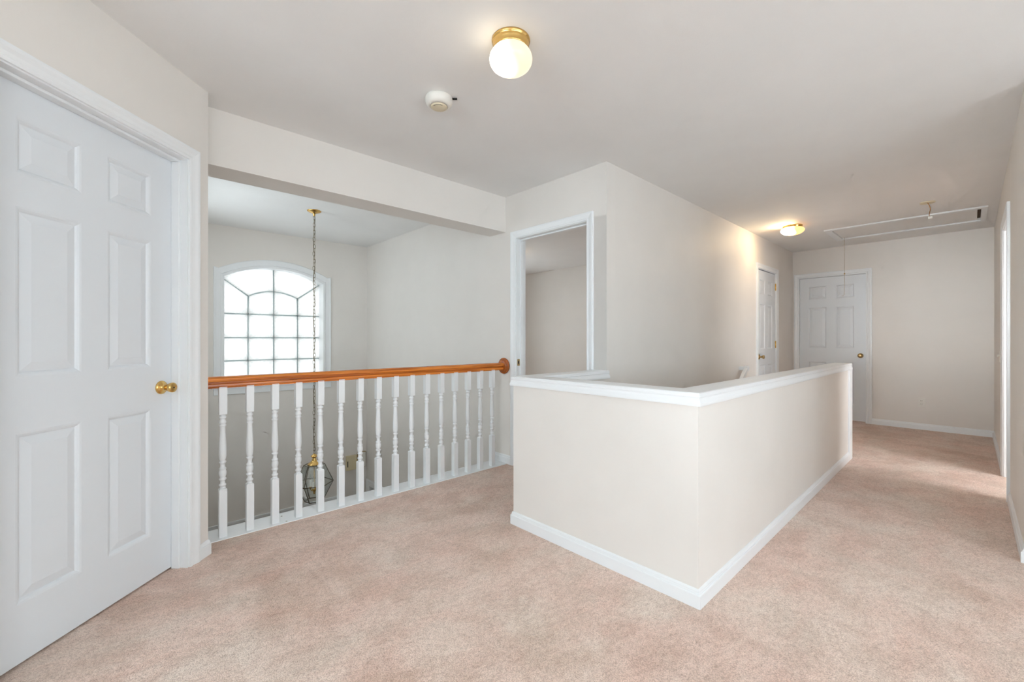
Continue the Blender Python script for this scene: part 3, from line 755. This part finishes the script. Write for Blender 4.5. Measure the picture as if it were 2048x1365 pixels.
def baluster():
    bm = bmesh.new(); s = .0195
    def blk(z0, z1, ch_lo, ch_hi):
        c = .004
        def ring(z, k): return [bm.verts.new(p) for p in ((-k, -k, z), (k, -k, z), (k, k, z), (-k, k, z))]
        rs = [ring(z0, s if not ch_lo else s - .004)] + ([ring(z0 + .005, s)] if ch_lo else []) + ([ring(z1 - .005, s)] if ch_hi else []) + [ring(z1, s if not ch_hi else s - .004)]
        for a, b in zip(rs, rs[1:]):
            for k in range(4): bm.faces.new((a[k], a[(k + 1) % 4], b[(k + 1) % 4], b[k]))
        bm.faces.new(rs[0]); bm.faces.new(rs[-1])
    blk(.002, .281, False, True)
    blk(.706, .868, True, False)
    turn = [(.006, .276), (.0150, .280), (.0155, .286), (.0120, .290), (.0120, .293), (.0165, .296), (.0188, .302), (.0165, .308), (.0125, .311), (.0120, .322), (.0130, .327), (.0170, .331), (.0188, .336), (.0170, .341), (.0130, .345),
            (.0150, .350), (.0185, .360), (.0195, .370), (.0185, .380), (.0150, .388), (.0165, .391), (.0185, .395), (.0165, .399), (.0130, .403), (.0115, .414), (.0118, .424), (.0150, .428), (.0185, .434), (.0150, .440), (.0128, .443),
            (.0150, .446), (.0172, .456), (.0190, .472), (.0195, .490), (.0190, .515), (.0176, .550), (.0158, .590), (.0142, .622), (.0135, .636), (.0150, .639), (.0185, .645), (.0150, .651), (.0128, .654), (.0165, .658), (.0182, .663),
            (.0165, .670), (.0140, .677), (.0128, .683), (.0150, .686), (.0185, .692), (.0150, .698), (.0128, .701), (.0135, .708), (.006, .712)]
    add_lathe(bm, turn, 20)
    return bm
x0 = .478; step = (2.522 - .478) / 15
first = None
for i in range(16):
    p = (x0 + i * step - 1.5, 0, 0)
    if first is None:
        first = obj('baluster', baluster(), 'trim', rb, loc=p)
    else: share(first, rb, p)
bp = box('base_plate', 'trim', rb, XL - 1.5, XD - 1.5, 2.906 - RY, 3.090 - RY, -.030, .004, .003)
for q in ((.809, 3.03), (.809, 2.925)):
    lathe('screw_head', 'chain', bp, [(.0, .0052), (.005, .005), (.0055, .004), (0, .003)], 10, loc=(q[0] - 1.5, q[1] - RY, 0))
box('fascia', 'trim', rb, XL - 1.5, XD - 1.5, 3.060 - RY, 3.078 - RY, -.30, -.030)

# ------------------------------------------------------------------ white stair handrail on the long wall
rh = empty('stair_handrail', (5.33, YW, .82), 0)
hp = [(.02, .75 * -.1, .0)]
def hand():
    w_, h_ = .030, .040
    bm = bmesh.new()
    # top return towards the wall, then the descending run
    y_ = -.075
    path = [((.03, 0.0, .0)), ((.03, y_, .0))]
    add_box(bm, -.02, .042, y_ - .02, -.001, -.034, .012, .004)
    obj('wall_return', bm, 'trim', rh)
    bm = bmesh.new(); L = 3.0; a = R(37)
    add_box(bm, -L, .026, -.0185, .0185, -.033, .0105, .004)
    run = obj('rail_run', bm, 'trim', rh); run.location = (0, y_, 0); run.rotation_euler = (0, -a, 0)
    for s in (-.16, -1.4, -2.7):
        px, pz = s * math.cos(a), s * math.sin(a)
        b = lathe('bracket', 'old_brass', rh, [(0, 0), (.030, 0), (.030, .004), (.012, .008), (.008, .012), (.008, .06), (0, .062)], 16, Matrix.Rotation(R(90), 4, 'X'), loc=(px, 0, pz - .07))
        tube('bracket_arm', 'old_brass', b, [(0, -.055, 0), (0, -.072, .008), (0, -.075, .035)], .007, 8)
hand()
tag(rh, 'white stair handrail end rising above the half wall', 'handrail')

# stairs going down inside the half wall
st = empty('stairs', (5.19, .91, 0), 0); tag(st, 'carpeted stairs descending inside the half wall', 'stairs', 'structure')
fs = None
for k in range(13):
    p = (-.25 * (k + 1), 0, -.205 * (k + 1))
    if fs is None:
        bm = bmesh.new(); add_box(bm, 0, .275, .002, YW - .91 - .002, -.19, 0, .01); fs = obj('step', bm, 'carpet', st, loc=p)
    else: share(fs, st, p)
# shaft closing the stairwell
slab('wall_stair_inner', 'wall', 5.19 - 1.94, -2.95, -.26, .1, [], (5.19, .91, 0), R(180), 'inner stairwell wall below the landing')
slab('wall_stair_end', 'wall', YW - .91, -2.95, -.26, .1, [], (1.946, .91, 0), R(90), 'end wall at the foot of the stairs')
slab('wall_stair_head', 'wall', YW - .91, -2.95, -.2, .1, [], (5.19, YW, 0), R(-90), 'riser wall at the head of the stairs')
slab('floor_stair', 'foyer_floor', 3.4, .8, YW + .1, .1, [], (1.85, 0, FZ + .02), 0, 'floor at the foot of the stairs', 'floor', 'xy')

# ------------------------------------------------------------------ foyer lantern
LX, LYY = 1.525, 4.576
rl = empty('hanging_lantern', (LX, LYY, 0), R(71.6 - 90))
tag(rl, 'brass and glass lantern on a long chain in the foyer', 'pendant light')
lathe('canopy', 'brass', rl, [(0, 0), (.066, 0), (.068, -.003), (.062, -.010), (.040, -.020), (.020, -.026), (.012, -.030), (.010, -.048), (.006, -.056), (0, -.057)], 32, loc=(0, 0, C))
def link_mesh():
    bm = bmesh.new(); pts = []
    a, b = .0112, .0105
    for k in range(16):
        t = 2 * math.pi * k / 16; cx, cz = a * math.cos(t), a * math.sin(t)
        pts.append((cx, 0, cz + (b if cz >= 0 else -b)))
    add_tube(bm, pts, .0023, 6, True); return bm
ztop, zbot = C - .052, -.030
n = 66; pitch = (ztop - zbot) / n; L0 = None
for k in range(n):
    p = (0.0025 * math.sin(k * 1.7), 0.002 * math.cos(k * 2.3), ztop - (k + .5) * pitch)
    if L0 is None: o = L0 = obj('chain_link', link_mesh(), 'chain', rl, smooth=True, loc=p)
    else: o = share(L0, rl, p)
    o.rotation_euler = (0, 0, R(35 + (90 if k % 2 else 0) + random.uniform(-12, 12)))
cordp = [(.0055 * math.sin(i * .9) + (.010 if i == 27 else 0), .005 * math.cos(i * .9), ztop - (ztop - zbot) * i / 44) for i in range(45)]
tube('cord', 'lead', rl, cordp, .0022, 6)
lathe('crown', 'brass', rl, [(0, .010), (.006, .008), (.014, 0), (.030, -.012), (.033, -.018), (.030, -.023), (.018, -.030), (.017, -.042), (.024, -.050), (.020, -.058), (.030, -.068), (.046, -.082), (.062, -.094), (.066, -.100), (.0, -.101)], 32, loc=(0, 0, -.030))
rings = [(.097, -.132), (.180, -.318), (.087, -.497)]
def hexpt(i, r, z): return Vector((r * math.cos(R(60 * i)), r * math.sin(R(60 * i)), z))
for (r_, z_), rad in zip(rings, (.003, .0042, .0042)):
    for i in range(6): tube('frame_bar', 'lead', rl, [hexpt(i, r_, z_), hexpt(i + 1, r_, z_)], rad, 6)
for (ra, za), (rb_, zb_) in zip(rings, rings[1:]):
    for i in range(6):
        tube('frame_bar', 'lead', rl, [hexpt(i, ra, za), hexpt(i, rb_, zb_)], .0036, 6)
        bm = bmesh.new(); bm.faces.new([bm.verts.new(p) for p in (hexpt(i, ra, za), hexpt(i + 1, ra, za), hexpt(i + 1, rb_, zb_), hexpt(i, rb_, zb_))])
        g = obj('glass_pane', bm, 'glass', rl); sm = g.modifiers.new('thickness', 'SOLIDIFY'); sm.thickness = .003
bm = bmesh.new(); bm.faces.new([bm.verts.new(hexpt(i, *rings[0])) for i in range(6)])
g = obj('glass_pane', bm, 'glass', rl); sm = g.modifiers.new('thickness', 'SOLIDIFY'); sm.thickness = .003
cl = lathe('candle_cluster', 'brass', rl, [(0, .24), (.0045, .24), (.0045, .05), (.010, .04), (.018, .028), (.022, .015), (.016, .0), (.008, -.015), (.010, -.022), (.006, -.032), (0, -.036)], 20, loc=(0, 0, -.400))
for i in range(3):
    a = R(20 + 120 * i); c_, s_ = math.cos(a), math.sin(a)
    tube('arm', 'brass', cl, [(.012 * c_, .012 * s_, .008), (.030 * c_, .030 * s_, -.004), (.044 * c_, .044 * s_, .006), (.046 * c_, .046 * s_, .022)], .004, 8)
    lathe('candle_cup', 'brass', cl, [(0, 0), (.012, .002), (.016, .008), (.011, .012), (.011, .02), (0, .02)], 16, loc=(.046 * c_, .046 * s_, .018))
    lathe('candle_sleeve', 'plastic', cl, [(.0095, 0), (.0095, .065), (.006, .067), (0, .067)], 16, loc=(.046 * c_, .046 * s_, .036))
    lathe('bulb', 'glass', cl, [(.005, 0), (.010, .012), (.0125, .024), (.009, .042), (.003, .058), (0, .062)], 16, loc=(.046 * c_, .046 * s_, .102))

# ------------------------------------------------------------------ small wall things
rc = empty('door_chime', (2.440, YF, -.560), 0)
box('cover', 'ivory', rc, -.072, .072, -.045, 0, -.100, .100, .008)
box('speaker_slot', 'dark', rc, -.064, -.052, -.0462, -.044, -.050, .030)
tag(rc, 'ivory plastic door chime box on the foyer wall behind balusters', 'door chime')
rc2 = empty('wall_intercom', (2.590, YF, -.545), 0)
box('backplate', 'old_brass', rc2, -.064, .064, -.018, 0, -.110, .110, .012)
box('cover', 'plastic', rc2, -.056, .056, -.034, -.018, -.102, .102, .012)
tag(rc2, 'rounded pale wall box beside the ivory door chime', 'wall box')

ro = empty('wall_outlet', (XE, .425, .343), R(-90))
box('cover_plate', 'plastic', ro, -.035, .035, -.006, 0, -.057, .057, .003)
for dz in (.020, -.020):
    r_ = lathe('receptacle', 'plastic', ro, [(0, -.0085), (.0145, -.0085), (.0165, -.0075), (.0165, -.005), (0, -.005)], 20, Matrix.Rotation(R(-90), 4, 'X'), loc=(0, 0, dz))
    for dx in (-.006, .006): box('slot', 'dark', r_, dx - .0013, dx + .0013, -.0090, -.0083, -.001, .008)
tag(ro, 'white duplex outlet low on the far end wall', 'outlet')
rs = empty('light_switch', (6.05, YR, .985), R(180))
box('cover_plate', 'plastic', rs, -.035, .035, -.006, 0, -.057, .057, .003)
box('toggle', 'plastic', rs, -.005, .005, -.020, -.006, -.004, .012, .002)
tag(rs, 'white toggle light switch beside the doorway on right wall', 'light switch')
# bedroom ceiling light just out of sight beyond the doorway
l3 = flush_light('bedroom_ceiling_light', (4.40, 4.72, C), '',
    [(0, 0), (.0985, 0), (.1000, -.004), (.0990, -.012), (.0950, -.016), (.0930, -.029), (0, -.028)],
    [(.090, -.026), (.114, -.042), (.1185, -.054), (.096, -.084), (.038, -.105), (0, -.107)], 'lamp3')
tag(l3, 'lit ceiling light in the bedroom beyond the doorway', 'ceiling light')
